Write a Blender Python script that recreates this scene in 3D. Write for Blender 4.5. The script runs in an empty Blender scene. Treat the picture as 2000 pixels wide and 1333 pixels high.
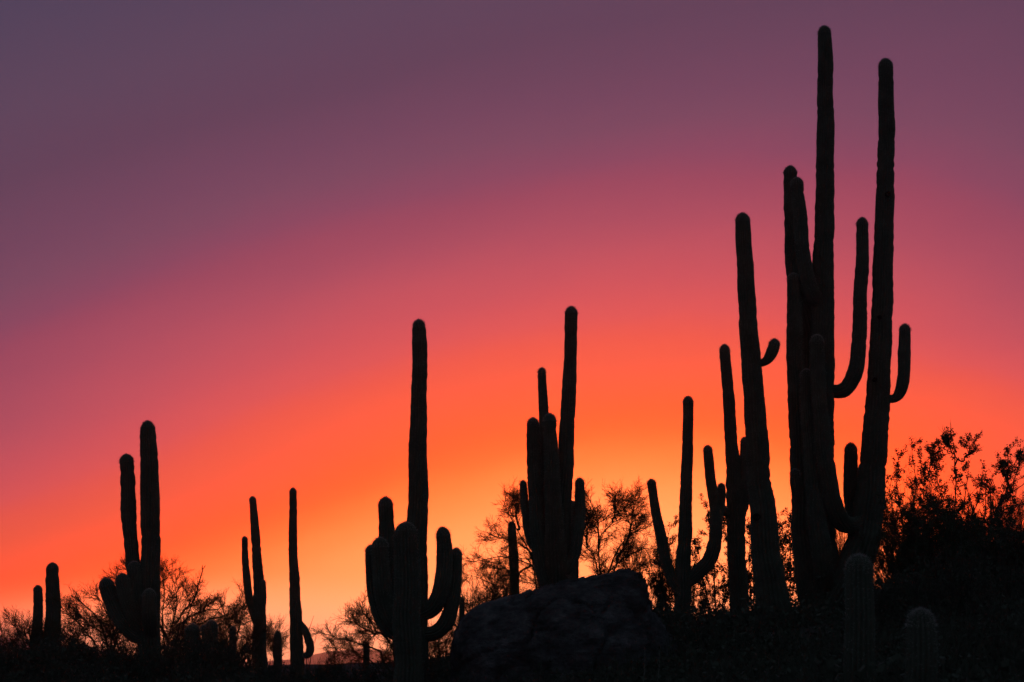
import bpy, math
import numpy as np
from mathutils import Vector, noise as mnoise

scene = bpy.context.scene
COL = scene.collection
R = math.radians

# ------------------------------------------------------------------ camera
FPX = 3889.0                       # 70 mm lens on a 36 mm sensor, photograph 2000 px wide
PITCH = math.atan(633.5 / FPX)     # the level horizon lies at y = 1300 of 1333
CAMZ = 1.6
cam_data = bpy.data.cameras.new('camera')
cam_data.lens = 70.0
cam_data.sensor_width = 36.0
cam_data.clip_start = 0.1
cam_data.clip_end = 40000.0
cam_data.dof.use_dof = True
cam_data.dof.focus_distance = 31.0
cam_data.dof.aperture_fstop = 4.0
cam = bpy.data.objects.new('camera', cam_data)
cam.location = (0, 0, CAMZ)
cam.rotation_euler = (math.pi / 2 + PITCH, 0, 0)
COL.objects.link(cam)
scene.camera = cam

# ------------------------------------------------------------------ sky
GLOW_AZ = 255.0 / FPX              # the glow sits a little right of the view's middle
world = bpy.data.worlds.new('World')
scene.world = world
world.use_nodes = True
wt = world.node_tree
for n in list(wt.nodes):
    wt.nodes.remove(n)
def wn(kind, **kw):
    n = wt.nodes.new(kind)
    for k, v in kw.items():
        setattr(n, k, v)
    return n
def wm(op, a, b=None, clamp=False):
    n = wn('ShaderNodeMath', operation=op, use_clamp=clamp)
    for i, v in enumerate((a, b)):
        if v is None:
            continue
        if isinstance(v, (int, float)):
            n.inputs[i].default_value = v
        else:
            wt.links.new(v, n.inputs[i])
    return n.outputs[0]
def s2l(c):
    out = []
    for v in c:
        v /= 255.0
        out.append(v / 12.92 if v <= 0.04045 else ((v + 0.055) / 1.055) ** 2.4)
    return tuple(out) + (1.0,)
tc = wn('ShaderNodeTexCoord')
sep = wn('ShaderNodeSeparateXYZ')
wt.links.new(tc.outputs['Generated'], sep.inputs[0])
DX, DY, DZ = sep.outputs
azim = wm('SUBTRACT', wm('ARCTAN2', DX, DY), GLOW_AZ)        # radians right of the glow
elev = wm('ARCSINE', DZ)
elev_pos = wm('MAXIMUM', elev, 0.0)
# thin high cloud: long slanted streaks
comb = wn('ShaderNodeCombineXYZ')
wt.links.new(wm('ADD', wm('MULTIPLY', azim, 2.2), wm('MULTIPLY', elev, 1.2)), comb.inputs[0])
wt.links.new(wm('SUBTRACT', wm('MULTIPLY', elev, 9.0), wm('MULTIPLY', azim, 2.6)), comb.inputs[1])
nz = wn('ShaderNodeTexNoise')
nz.inputs['Scale'].default_value = 2.1
nz.inputs['Detail'].default_value = 5.0
nz.inputs['Roughness'].default_value = 0.5
wt.links.new(comb.outputs[0], nz.inputs['Vector'])
streak = wm('MULTIPLY', wm('SUBTRACT', nz.outputs['Fac'], 0.5), 0.017)
def wsmooth(v, lo, hi):
    t = wm('DIVIDE', wm('SUBTRACT', v, lo), hi - lo, clamp=True)
    return wm('MULTIPLY', wm('MULTIPLY', t, t), wm('SUBTRACT', 3.0, wm('MULTIPLY', t, 2.0)))
# the glow is wider than high; it reaches farther to the left low down
k_l = wm('SUBTRACT', 2.7, wm('MULTIPLY', wsmooth(elev_pos, 0.0, 340 / FPX), 0.9))
k_r = wm('SUBTRACT', 1.8, wm('MULTIPLY', wsmooth(elev_pos, 430 / FPX, 640 / FPX), 0.4))
az_neg = wm('MINIMUM', azim, 0.0)
low = wm('MULTIPLY', wm('SUBTRACT', 1.0, wsmooth(elev_pos, 250 / FPX, 480 / FPX)), 0.55)
az_neg = wm('DIVIDE', az_neg, wm('SUBTRACT', 1.0, wm('MULTIPLY', az_neg, low)))
az_s = wm('ADD', wm('DIVIDE', az_neg, k_l), wm('DIVIDE', wm('MAXIMUM', azim, 0.0), k_r))
dist = wm('SQRT', wm('ADD', wm('MULTIPLY', az_s, az_s), wm('MULTIPLY', elev_pos, elev_pos)))
tilt = wm('MULTIPLY', wm('SINE', azim), wm('MULTIPLY', wm('MINIMUM', wm('MULTIPLY', wm('MULTIPLY', elev_pos, elev_pos), (FPX / 1000) ** 2), 1.7), -0.10))
dist = wm('ADD', wm('ADD', dist, tilt), streak)
fac = wm('MULTIPLY', dist, FPX / 6000.0, clamp=True)
ramp = wn('ShaderNodeValToRGB')
ramp.color_ramp.interpolation = 'LINEAR'
STOPS = [(0, (255, 194, 108)), (240, (255, 188, 104)), (313, (255, 172, 90)), (360, (255, 151, 70)),
         (405, (255, 127, 50)), (440, (255, 108, 40)), (480, (255, 95, 40)), (560, (255, 91, 60)), (600, (252, 89, 67)),
         (640, (241, 85, 74)), (680, (226, 83, 86)), (740, (208, 80, 92)), (800, (191, 78, 95)), (860, (172, 74, 96)),
         (942, (152, 69, 95)), (985, (136, 69, 97)), (1045, (121, 70, 96)), (1110, (112, 67, 94)), (1250, (96, 64, 89)),
         (1400, (91, 67, 91)), (1605, (79, 65, 90)), (1750, (71, 65, 90)), (2100, (64, 68, 92)), (3000, (64, 74, 92)), (5600, (60, 71, 83))]
els = ramp.color_ramp.elements
els[0].position = STOPS[0][0] / 6000.0; els[0].color = s2l(STOPS[0][1])
els[1].position = STOPS[-1][0] / 6000.0; els[1].color = s2l(STOPS[-1][1])
for p_, c_ in STOPS[1:-1]:
    e = els.new(p_ / 6000.0); e.color = s2l(c_)
wt.links.new(fac, ramp.inputs[0])
# low down the glow pales to straw
pale = wm('MULTIPLY', wm('SUBTRACT', 1.0, wsmooth(elev_pos, 20 / FPX, 185 / FPX)), wm('SUBTRACT', 1.0, wsmooth(dist, 330 / FPX, 520 / FPX)))
mixp = wn('ShaderNodeMix', data_type='RGBA')
wt.links.new(pale, mixp.inputs['Factor'])
wt.links.new(ramp.outputs[0], mixp.inputs['A'])
mixp.inputs['B'].default_value = s2l((255, 242, 172))
# the dusty belt above the horizon, away from the glow
band = wm('MULTIPLY', wm('SUBTRACT', 1.0, wm('DIVIDE', elev_pos, 0.028), clamp=True),
          wm('MULTIPLY', wm('SUBTRACT', wm('ABSOLUTE', azim), 0.24), 9.0, clamp=True))
mixb = wn('ShaderNodeMix', data_type='RGBA')
wt.links.new(band, mixb.inputs['Factor'])
wt.links.new(mixp.outputs['Result'], mixb.inputs['A'])
mixb.inputs['B'].default_value = s2l((120, 72, 112))
# the glow's red is brighter than the exposure can hold
sepc = wn('ShaderNodeSeparateColor')
wt.links.new(mixb.outputs['Result'], sepc.inputs[0])
boost = wm('ADD', 1.0, wm('MULTIPLY', wm('SUBTRACT', 1.0, wsmooth(dist, 330 / FPX, 610 / FPX)), 1.5))
comc = wn('ShaderNodeCombineColor')
wt.links.new(wm('MULTIPLY', sepc.outputs[0], boost), comc.inputs[0])
wt.links.new(sepc.outputs[1], comc.inputs[1])
wt.links.new(sepc.outputs[2], comc.inputs[2])
bg1 = wn('ShaderNodeBackground')
wt.links.new(comc.outputs[0], bg1.inputs[0])
bg1.inputs[1].default_value = 1.0
SUN_EL, SUN_AZ = R(1.2), GLOW_AZ
sky = wn('ShaderNodeTexSky', sky_type='NISHITA')
sky.sun_disc = False
sky.sun_elevation = SUN_EL
sky.sun_rotation = SUN_AZ
bg2 = wn('ShaderNodeBackground')
wt.links.new(sky.outputs[0], bg2.inputs[0])
bg2.inputs[1].default_value = 0.002
addw = wn('ShaderNodeAddShader')
wt.links.new(bg1.outputs[0], addw.inputs[0])
wt.links.new(bg2.outputs[0], addw.inputs[1])
wo = wn('ShaderNodeOutputWorld')
wt.links.new(addw.outputs[0], wo.inputs['Surface'])

# ------------------------------------------------------------------ the set sun's last light
sun_data = bpy.data.lights.new('sun', 'SUN')
sun_data.energy = 0.15
sun_data.angle = R(4.0)
sun_data.color = (1.0, 0.45, 0.16)
sun = bpy.data.objects.new('sun', sun_data)
sdir = Vector((math.sin(SUN_AZ) * math.cos(SUN_EL), math.cos(SUN_AZ) * math.cos(SUN_EL), math.sin(SUN_EL)))
sun.rotation_euler = (-sdir).to_track_quat('-Z', 'Y').to_euler()
sun.location = (3, 60, 20)
COL.objects.link(sun)

scene.render.engine = 'CYCLES'
scene.view_settings.view_transform = 'Standard'
scene.view_settings.look = 'None'
scene.view_settings.exposure = 0.0
scene.view_settings.gamma = 1.0
scene.cycles.use_denoising = True
scene.cycles.max_bounces = 6
scene.cycles.volume_bounces = 1

# ------------------------------------------------------------------ helpers
def at(px, py, Y):
    """world point at ground distance Y that the photograph shows at (px, py); also metres per pixel there"""
    u, v = (px - 1000.0) / FPX, (666.5 - py) / FPX
    c, s = math.cos(PITCH), math.sin(PITCH)
    d = np.array([u, c - v * s, s + v * c])
    k = Y / d[1]
    return np.array([0, 0, CAMZ]) + d * k, k / FPX

def set_mesh(me, verts, faces, smooth=False):
    verts = np.asarray(verts, dtype=np.float32)
    faces = np.asarray(faces, dtype=np.int32)
    k = faces.shape[1]
    me.vertices.add(len(verts)); me.vertices.foreach_set('co', verts.ravel())
    me.loops.add(faces.size); me.loops.foreach_set('vertex_index', faces.ravel())
    me.polygons.add(len(faces))
    me.polygons.foreach_set('loop_start', np.arange(0, faces.size, k, dtype=np.int32))
    try:
        me.polygons.foreach_set('loop_total', np.full(len(faces), k, dtype=np.int32))
    except Exception:
        pass
    me.update(calc_edges=True)
    if smooth:
        me.polygons.foreach_set('use_smooth', np.ones(len(faces), dtype=bool))
    me.validate()
    return me

def mesh_obj(name, verts, faces, mat, parent=None, smooth=False):
    me = set_mesh(bpy.data.meshes.new(name), verts, faces, smooth)
    me.materials.append(mat)
    o = bpy.data.objects.new(name, me)
    COL.objects.link(o)
    if parent:
        o.parent = parent
    return o

def thing(name, label, cat, loc, group=None, rz=0.0, sc=None):
    o = bpy.data.objects.new(name, None)
    o.empty_display_size = 0.2
    o.location = tuple(float(v) for v in loc); o.rotation_euler = (0, 0, rz)
    if sc is not None:
        o.scale = sc
    o['label'] = label; o['category'] = cat
    if group:
        o['group'] = group
    COL.objects.link(o)
    return o

def tag(o, label=None, cat=None, group=None, kind=None):
    for k, v in (('label', label), ('category', cat), ('group', group), ('kind', kind)):
        if v:
            o[k] = v
    return o

def norm(a):
    return a / np.maximum(np.linalg.norm(a, axis=-1, keepdims=True), 1e-9)

def tubes(P0, P1, R0, R1, n):
    """every segment a tapered n-sided tube"""
    D = norm(P1 - P0)
    ref = np.where(np.abs(D[:, 2:3]) < 0.9, np.array([[0, 0, 1.0]]), np.array([[1.0, 0, 0]]))
    A = norm(np.cross(D, ref)); B = np.cross(D, A)
    N = len(P0)
    th = np.arange(n) * 2 * math.pi / n
    ring = A[:, None, :] * np.cos(th)[None, :, None] + B[:, None, :] * np.sin(th)[None, :, None]
    V = np.concatenate([P0[:, None, :] + ring * R0[:, None, None], P1[:, None, :] + ring * R1[:, None, None]], axis=1)
    base = (np.arange(N) * 2 * n)[:, None]
    i = np.arange(n)[None, :]; j = (np.arange(n)[None, :] + 1) % n
    F = np.stack([base + i, base + j, base + n + j, base + n + i], axis=2).reshape(-1, 4)
    return V.reshape(-1, 3), F

def grow(rng, P, D, L, Rr, nseg, wander, up, taper=0.55):
    N = len(P)
    pts = np.zeros((N, nseg + 1, 3)); dirs = np.zeros((N, nseg + 1, 3)); rad = np.zeros((N, nseg + 1))
    pts[:, 0] = P; dirs[:, 0] = D; rad[:, 0] = Rr
    d = D.copy()
    for k in range(1, nseg + 1):
        d = norm(d + rng.normal(0, wander, (N, 3)) + np.array([0, 0, up]))
        pts[:, k] = pts[:, k - 1] + d * (L / nseg)[:, None]
        dirs[:, k] = d
        rad[:, k] = Rr * (1 - (1 - taper) * k / nseg)
    return pts, dirs, rad

def segs(g):
    pts, dirs, rad = g
    return pts[:, :-1].reshape(-1, 3), pts[:, 1:].reshape(-1, 3), rad[:, :-1].ravel(), rad[:, 1:].ravel()

def children(rng, g, k, t0, ang, jit=0.25):
    pts, dirs, rad = g
    N, M = pts.shape[0], pts.shape[1] - 1
    t = t0 + (1 - t0) * (np.arange(k)[None, :] + rng.uniform(0, 1, (N, k))) / k
    f = np.clip(t * M, 0, M - 1e-4); i = f.astype(int); fr = (f - i)[..., None]
    ar = np.arange(N)[:, None]
    P = pts[ar, i] * (1 - fr) + pts[ar, i + 1] * fr
    D = dirs[ar, i + 1]; r = rad[ar, i]
    perp = norm(np.cross(D, rng.normal(0, 1, D.shape)))
    a = (ang + rng.normal(0, jit, (N, k)))[..., None]
    return P.reshape(-1, 3), norm(D * np.cos(a) + perp * np.sin(a)).reshape(-1, 3), r.ravel(), t.ravel()

def leaf_quads(rng, P, size, elong=1.7):
    N = len(P)
    A = norm(rng.normal(0, 1, (N, 3))); B = norm(np.cross(A, rng.normal(0, 1, (N, 3))))
    s = size * rng.uniform(0.55, 1.25, (N, 1))
    a = A * s * elong * 0.5; b = B * s * 0.5
    V = np.stack([P - a, P + b, P + a, P - b], axis=1).reshape(-1, 3)
    return V, np.arange(4 * N).reshape(-1, 4)

# ------------------------------------------------------------------ materials
def material(name, build):
    m = bpy.data.materials.new(name); m.use_nodes = True
    nt = m.node_tree
    b = nt.nodes['Principled BSDF']
    build(nt, b)
    return m
def tex(nt, kind, scale, vec=None, **kw):
    n = nt.nodes.new(kind)
    if 'Scale' in n.inputs:
        n.inputs['Scale'].default_value = scale
    for k, v in kw.items():
        n.inputs[k].default_value = v
    if vec is not None:
        nt.links.new(vec, n.inputs['Vector'])
    return n
def rampn(nt, src, stops):
    r_ = nt.nodes.new('ShaderNodeValToRGB')
    e = r_.color_ramp.elements
    e[0].position, e[0].color = stops[0][0], stops[0][1] + (1,)
    e[1].position, e[1].color = stops[-1][0], stops[-1][1] + (1,)
    for p_, c_ in stops[1:-1]:
        q = e.new(p_); q.color = c_ + (1,)
    nt.links.new(src, r_.inputs[0])
    return r_.outputs[0]
def bump(nt, b, src, strength, distance):
    n = nt.nodes.new('ShaderNodeBump')
    n.inputs['Strength'].default_value = strength; n.inputs['Distance'].default_value = distance
    nt.links.new(src, n.inputs['Height']); nt.links.new(n.outputs[0], b.inputs['Normal'])
def simple(c1, c2, scale, rough=0.8, bd=0.0, detail=6.0):
    def f(nt, b):
        tc = nt.nodes.new('ShaderNodeTexCoord')
        n = tex(nt, 'ShaderNodeTexNoise', scale, tc.outputs['Object'], Detail=detail, Roughness=0.6)
        nt.links.new(rampn(nt, n.outputs['Fac'], [(0.3, c1), (0.7, c2)]), b.inputs['Base Color'])
        b.inputs['Roughness'].default_value = rough
        b.inputs['Specular IOR Level'].default_value = 0.25
        if bd:
            bump(nt, b, n.outputs['Fac'], 0.8, bd)
    return f
def mat_skin(nt, b):
    tc = nt.nodes.new('ShaderNodeTexCoord')
    n = tex(nt, 'ShaderNodeTexNoise', 3.0, tc.outputs['Object'], Detail=8.0, Roughness=0.65)
    scar = tex(nt, 'ShaderNodeTexNoise', 9.0, tc.outputs['Object'], Detail=4.0, Roughness=0.7)
    g = rampn(nt, n.outputs['Fac'], [(0.25, (0.060, 0.072, 0.050)), (0.55, (0.095, 0.110, 0.078)), (0.8, (0.13, 0.145, 0.105))])
    s = rampn(nt, scar.outputs['Fac'], [(0.64, (0, 0, 0)), (0.72, (1, 1, 1))])
    mx = nt.nodes.new('ShaderNodeMix'); mx.data_type = 'RGBA'
    nt.links.new(s, mx.inputs['Factor']); nt.links.new(g, mx.inputs['A'])
    mx.inputs['B'].default_value = (0.085, 0.07, 0.05, 1)
    nt.links.new(mx.outputs['Result'], b.inputs['Base Color'])
    b.inputs['Roughness'].default_value = 0.75
    b.inputs['Specular IOR Level'].default_value = 0.2
    bump(nt, b, scar.outputs['Fac'], 0.5, 0.006)
def mat_rock(nt, b):
    tc = nt.nodes.new('ShaderNodeTexCoord')
    mp = nt.nodes.new('ShaderNodeMapping'); mp.inputs['Scale'].default_value = (1.3, 1.3, 2.3)
    mp.inputs['Rotation'].default_value = (0, R(12), 0)
    nt.links.new(tc.outputs['Object'], mp.inputs[0])
    n = tex(nt, 'ShaderNodeTexNoise', 2.3, mp.outputs[0], Detail=12.0, Roughness=0.7)
    lich = tex(nt, 'ShaderNodeTexNoise', 1.1, tc.outputs['Object'], Detail=6.0, Roughness=0.6)
    fine = tex(nt, 'ShaderNodeTexNoise', 34.0, tc.outputs['Object'], Detail=3.0, Roughness=0.6)
    c = rampn(nt, n.outputs['Fac'], [(0.32, (0.035, 0.034, 0.033)), (0.44, (0.11, 0.108, 0.106)), (0.56, (0.20, 0.196, 0.192)), (0.70, (0.38, 0.37, 0.365))])
    k = rampn(nt, lich.outputs['Fac'], [(0.38, (0.45, 0.43, 0.42)), (0.6, (1, 1, 1))])
    mx = nt.nodes.new('ShaderNodeMix'); mx.data_type = 'RGBA'; mx.blend_type = 'MULTIPLY'
    mx.inputs['Factor'].default_value = 0.9
    nt.links.new(c, mx.inputs['A']); nt.links.new(k, mx.inputs['B'])
    nt.links.new(mx.outputs['Result'], b.inputs['Base Color'])
    b.inputs['Roughness'].default_value = 0.85
    b.inputs['Specular IOR Level'].default_value = 0.25
    ad = nt.nodes.new('ShaderNodeMath'); ad.operation = 'MULTIPLY_ADD'
    nt.links.new(fine.outputs['Fac'], ad.inputs[0]); ad.inputs[1].default_value = 0.3
    nt.links.new(n.outputs['Fac'], ad.inputs[2])
    bump(nt, b, ad.outputs[0], 1.0, 0.22)
M_SKIN = material('saguaro_skin', mat_skin)
M_SPINE = material('saguaro_spine', simple((0.26, 0.25, 0.23), (0.46, 0.44, 0.40), 30, 0.7))
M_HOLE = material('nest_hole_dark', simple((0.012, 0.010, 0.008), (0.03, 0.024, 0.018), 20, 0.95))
M_ROCK = material('granite', mat_rock)
M_GROUND = material('desert_soil', simple((0.030, 0.025, 0.021), (0.075, 0.060, 0.048), 1.6, 0.95, 0.05, 10.0))
M_BARK = material('palo_verde_bark', simple((0.045, 0.045, 0.025), (0.085, 0.085, 0.045), 14, 0.8, 0.004))
M_TWIG = material('palo_verde_twig', simple((0.055, 0.06, 0.028), (0.10, 0.10, 0.05), 6, 0.8))
M_STEM = material('creosote_stem', simple((0.035, 0.03, 0.025), (0.075, 0.062, 0.05), 14, 0.85, 0.003))
M_LEAF = material('creosote_leaf', simple((0.035, 0.05, 0.022), (0.07, 0.09, 0.04), 3, 0.6))
M_SHRUB = material('bursage_leaf', simple((0.045, 0.055, 0.035), (0.085, 0.095, 0.065), 3, 0.8))
M_DRY = material('dry_wood', simple((0.14, 0.12, 0.10), (0.26, 0.235, 0.20), 12, 0.85, 0.003))
M_HILL = material('hill_scrub', simple((0.06, 0.045, 0.035), (0.13, 0.09, 0.07), 0.01, 0.95, 0.0, 10.0))

# ------------------------------------------------------------------ ground
GC = [  # (pixel column, distance, height)
    (0, 25, 1.0), (0, 34, 1.52), (0, 42, 1.52), (290, 25, 1.0), (290, 34, 1.52), (500, 45, 1.5), (580, 42, 1.1), (600, 34, 1.0),
    (700, 40, 0.95), (700, 34, 0.8), (760, 36, 1.0), (815, 28, 0.9), (870, 33, 1.35), (890, 37, 1.55), (940, 30, 1.4), (1075, 27, 1.3), (1090, 31, 1.95),
    (1000, 45, 1.8), (1175, 36, 2.2), (1290, 36, 2.05), (1290, 27, 1.6), (1336, 36, 2.12), (1444, 37, 2.15), (1500, 26, 1.6), (1520, 32, 2.1),
    (1620, 33, 2.3), (1680, 17, 1.05), (1800, 15, 1.05), (1800, 30, 2.6), (1950, 32, 3.05), (2250, 33, 3.8),
    (1750, 40, 2.7), (2000, 48, 3.2), (400, 15, 0.3), (1000, 15, 0.5), (600, 25, 0.8), (-400, 34, 1.3), (-400, 20, 0.5)]
cp = [((px - 1000) / FPX * Y, Y, z) for px, Y, z in GC]
for x in (-14, -5, 0, 5, 14):
    cp += [(x, 0, 0.0), (x, 6, 0.05), (x * 1.6, 62, 0.6 + 0.06 * x), (x * 2, 85, -1.2 + 0.05 * x)]
cp = np.array(cp)
def tps(d):
    return np.where(d > 1e-9, d * d * np.log(np.maximum(d, 1e-9)), 0.0)
_n = len(cp)
_K = tps(np.linalg.norm(cp[:, None, :2] - cp[None, :, :2], axis=2)) + np.eye(_n) * 0.6
_Q = np.concatenate([np.ones((_n, 1)), cp[:, :2]], axis=1)
_A = np.block([[_K, _Q], [_Q.T, np.zeros((3, 3))]])
_W = np.linalg.solve(_A, np.concatenate([cp[:, 2], np.zeros(3)]))
def ground_np(X, Y):
    X = np.asarray(X, float); Y = np.asarray(Y, float)
    xs = np.clip(X, -30, 30); ys = np.clip(Y, -10, 85)
    d = np.sqrt((xs[..., None] - cp[:, 0]) ** 2 + (ys[..., None] - cp[:, 1]) ** 2)
    z = tps(d) @ _W[:_n] + _W[_n] + _W[_n + 1] * xs + _W[_n + 2] * ys
    out = np.sqrt(np.maximum(np.abs(X) - 25, 0) ** 2 + np.maximum(Y - 60, 0) ** 2 + np.maximum(-5 - Y, 0) ** 2)
    k = np.clip(out / 140, 0, 1); k = k * k * (3 - 2 * k)
    return z * (1 - k) + (-14.0) * k
def rough_np(X, Y):
    out = np.zeros_like(X)
    f = X.ravel(); g = Y.ravel(); o = out.ravel()
    for i in range(len(f)):
        if abs(f[i]) < 40 and -10 < g[i] < 70:
            p = Vector((f[i], g[i], 0))
            o[i] = 0.05 * mnoise.noise(p * 0.9) + 0.025 * mnoise.noise(p * 2.7) + 0.012 * mnoise.noise(p * 7)
        else:
            p = Vector((f[i], g[i], 3)) * 0.012
            o[i] = 0.6 * mnoise.noise(p)
    return o.reshape(X.shape)
def gz(x, y):
    return float(ground_np(np.array([x]), np.array([y]))[0])
def axis(dense0, dense1, step, lo, hi):
    a = list(np.arange(dense0, dense1 + 1e-6, step))
    s = step; v = a[-1]
    while v < hi:
        s *= 1.28; v += s; a.append(min(v, hi))
    s = step; v = a[0]
    while v > lo:
        s *= 1.28; v -= s; a.insert(0, max(v, lo))
    return np.array(a)
gx = axis(-17, 17, 0.22, -5000, 5000); gy = axis(4, 56, 0.22, -600, 5000)
GX, GY = np.meshgrid(gx, gy)
GZ = ground_np(GX, GY) + rough_np(GX, GY)
nx, ny = len(gx), len(gy)
idx = np.arange(nx * ny).reshape(ny, nx)
gf = np.stack([idx[:-1, :-1], idx[:-1, 1:], idx[1:, 1:], idx[1:, :-1]], axis=2).reshape(-1, 4)
tag(mesh_obj('ground', np.stack([GX, GY, GZ], 2).reshape(-1, 3), gf, M_GROUND, smooth=True), kind='structure')

# far hills on the plain
def make_hills():
    az = np.linspace(-0.75, 0.75, 420)
    pix = 1000 + FPX * np.tan(az)
    prof_x = [-2600, -900, -300, 0, 120, 300, 480, 560, 640, 700, 780, 900, 1050, 1300, 1700, 2200, 3400, 5000]
    prof_y = [1262, 1244, 1240, 1248, 1264, 1290, 1292, 1287, 1275, 1270, 1280, 1290, 1284, 1286, 1280, 1270, 1262, 1270]
    top = np.interp(pix, prof_x, prof_y)
    V = []
    rows = 26
    D0 = 4000.0
    for j in range(rows):
        t = j / (rows - 1)
        for i, a in enumerate(az):
            d = D0 + (t - 0.5) * 1200
            h = (1300 - top[i]) / FPX * D0 + CAMZ + 14
            s = math.sin(math.pi * t) ** 1.3
            p = Vector((math.tan(a) * 14, t * 5, 0))
            s *= 1 + 0.45 * (mnoise.noise(p * 1.6) * (1 - abs(2 * t - 1))) * (1 if abs(t - 0.5) > 0.06 else 0.25)
            h = h + 5 * mnoise.noise(Vector((a * 160, 0, 7))) * s
            V.append((math.tan(a) * d, d, -16 + max(h, 4) * s))
    n = len(az)
    ix = np.arange(rows * n).reshape(rows, n)
    F = np.stack([ix[:-1, :-1], ix[:-1, 1:], ix[1:, 1:], ix[1:, :-1]], axis=2).reshape(-1, 4)
    tag(mesh_obj('hills', np.array(V), F, M_HILL, smooth=True), kind='structure')
make_hills()

# ------------------------------------------------------------------ saguaros
def stem_mesh(ctrl, rng, wav=0.03, dome=True, ribs=None):
    """ctrl: rows x, y, z, radius from base to tip.  Pleated column that swells and pinches, with a domed tip."""
    ctrl = np.asarray(ctrl, float)
    P, r = ctrl[:, :3], ctrl[:, 3]
    n = len(P)
    ext = np.vstack([2 * ctrl[0] - ctrl[1], ctrl, 2 * ctrl[-1] - ctrl[-2]])
    out = []
    for i in range(n - 1):
        p0, p1, p2, p3 = ext[i], ext[i + 1], ext[i + 2], ext[i + 3]
        m = max(4, int(np.linalg.norm(p2[:3] - p1[:3]) / 0.035))
        t = (np.arange(m) / m)[:, None]
        out.append(0.5 * (2 * p1 + (p2 - p0) * t + (2 * p0 - 5 * p1 + 4 * p2 - p3) * t ** 2 + (3 * p1 - p0 - 3 * p2 + p3) * t ** 3))
    C = np.vstack(out + [ctrl[-1:]])
    S = np.concatenate([[0], np.cumsum(np.linalg.norm(np.diff(C[:, :3], axis=0), axis=1))])
    T = S[-1]
    # even spacing, finer towards the tip
    rt = C[-1, 3] * 1.25
    s = np.concatenate([np.arange(0, max(T - rt, 0.05), 0.042), T - rt * (1 - np.sin(np.linspace(0, math.pi / 2, 9)))])
    s = np.unique(np.clip(s, 0, T))
    C = np.stack([np.interp(s, S, C[:, k]) for k in range(4)], 1)
    rad = np.maximum(C[:, 3], 0.01)
    # yearly swellings, pinches and a slight sway
    ph = rng.uniform(0, 50)
    w = np.array([0.6 * mnoise.noise(Vector((ph, v * 3.1, 1))) + mnoise.noise(Vector((ph + 9, v * 10.0, 1))) + 0.3 * mnoise.noise(Vector((ph + 5, v * 24.0, 1))) for v in s])
    rad = rad * (1 + wav * 2.6 * w)
    for v in rng.uniform(0.15, max(T, 0.2), int(T * 1.1)):
        rad *= 1 - rng.uniform(0.04, 0.11) * np.exp(-((s - v) / 0.035) ** 2)
    sw = np.array([[mnoise.noise(Vector((ph + 20, v * 1.7, k))) for k in (2, 5)] for v in s])
    fade = np.clip(s / 0.3, 0, 1)[:, None]
    C[:, :2] += sw * 0.17 * rad[:, None] * fade
    if dome:
        q = np.clip((T - s) / rt, 0, 1)
        rad = rad * np.sqrt(np.maximum(1 - (1 - q) ** 2, 0.0)) + 0.004
    m = len(s)
    Tn = norm(np.gradient(C[:, :3], axis=0))
    A = np.zeros((m, 3))
    a = norm(np.cross(Tn[0], np.array([0.3, -1.0, 0.2])))
    for i in range(m):
        a = a - Tn[i] * np.dot(a, Tn[i]); a = a / np.linalg.norm(a); A[i] = a
    B = np.cross(Tn, A)
    nr = ribs or int(np.clip(np.median(C[:, 3]) * 75 + 9, 12, 22))
    th = np.arange(nr * 4) * 2 * math.pi / (nr * 4) + rng.uniform(0, 1)
    prof = np.tile(np.array([1.07, 0.96, 0.77, 0.96]), nr)
    jit = 1 + 0.012 * rng.normal(0, 1, (m, nr * 4)) * (rad / rad.max())[:, None]
    rr = rad[:, None] * prof[None, :] * jit
    V = C[:, None, :3] + A[:, None] * (np.cos(th)[None, :, None] * rr[..., None]) + B[:, None] * (np.sin(th)[None, :, None] * rr[..., None])
    k = nr * 4
    ix = np.arange(m * k).reshape(m, k)
    jx = np.roll(ix, -1, axis=1)
    F = np.stack([ix[:-1], jx[:-1], jx[1:], ix[1:]], axis=2).reshape(-1, 4)
    verts = V.reshape(-1, 3)
    # spines: tufts down every rib
    crest = V[:, ::4]
    outd = norm(crest - C[:, None, :3])
    keep = rng.uniform(0, 1, crest.shape[:2]) < np.where((T - s) < 0.35, 0.95, 0.62)[:, None]
    cp_, od, tn = crest[keep], outd[keep], np.broadcast_to(Tn[:, None], crest.shape)[keep]
    spv = []
    for q in range(3):
        d = norm(od + rng.normal(0, 0.55, od.shape) + tn * rng.normal(0.1, 0.4, (len(od), 1)))
        ln = rng.uniform(0.014, 0.036, (len(od), 1))
        side = norm(np.cross(d, rng.normal(0, 1, d.shape))) * 0.0013
        b0 = cp_ - od * 0.004 + rng.normal(0, 0.008, cp_.shape)
        spv.append(np.stack([b0 - side, b0 + side, b0 + d * ln], axis=1))
    tip = np.broadcast_to((T - s < 0.14)[:, None], crest.shape[:2])
    if dome and tip.any():          # the woolly crown of the growing tip
        ct, ot = np.repeat(crest[tip], 4, 0), np.repeat(outd[tip], 4, 0)
        d = norm(ot + rng.normal(0, .5, ot.shape) + Tn[-1] * .5)
        side = norm(np.cross(d, rng.normal(0, 1, d.shape))) * 0.0018
        b0 = ct - ot * .004 + rng.normal(0, .007, ct.shape)
        spv.append(np.stack([b0 - side, b0 + side, b0 + d * rng.uniform(.016, .034, (len(d), 1))], axis=1))
    spv = np.concatenate(spv).reshape(-1, 3)
    return verts, F, spv, np.arange(len(spv)).reshape(-1, 3)

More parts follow.
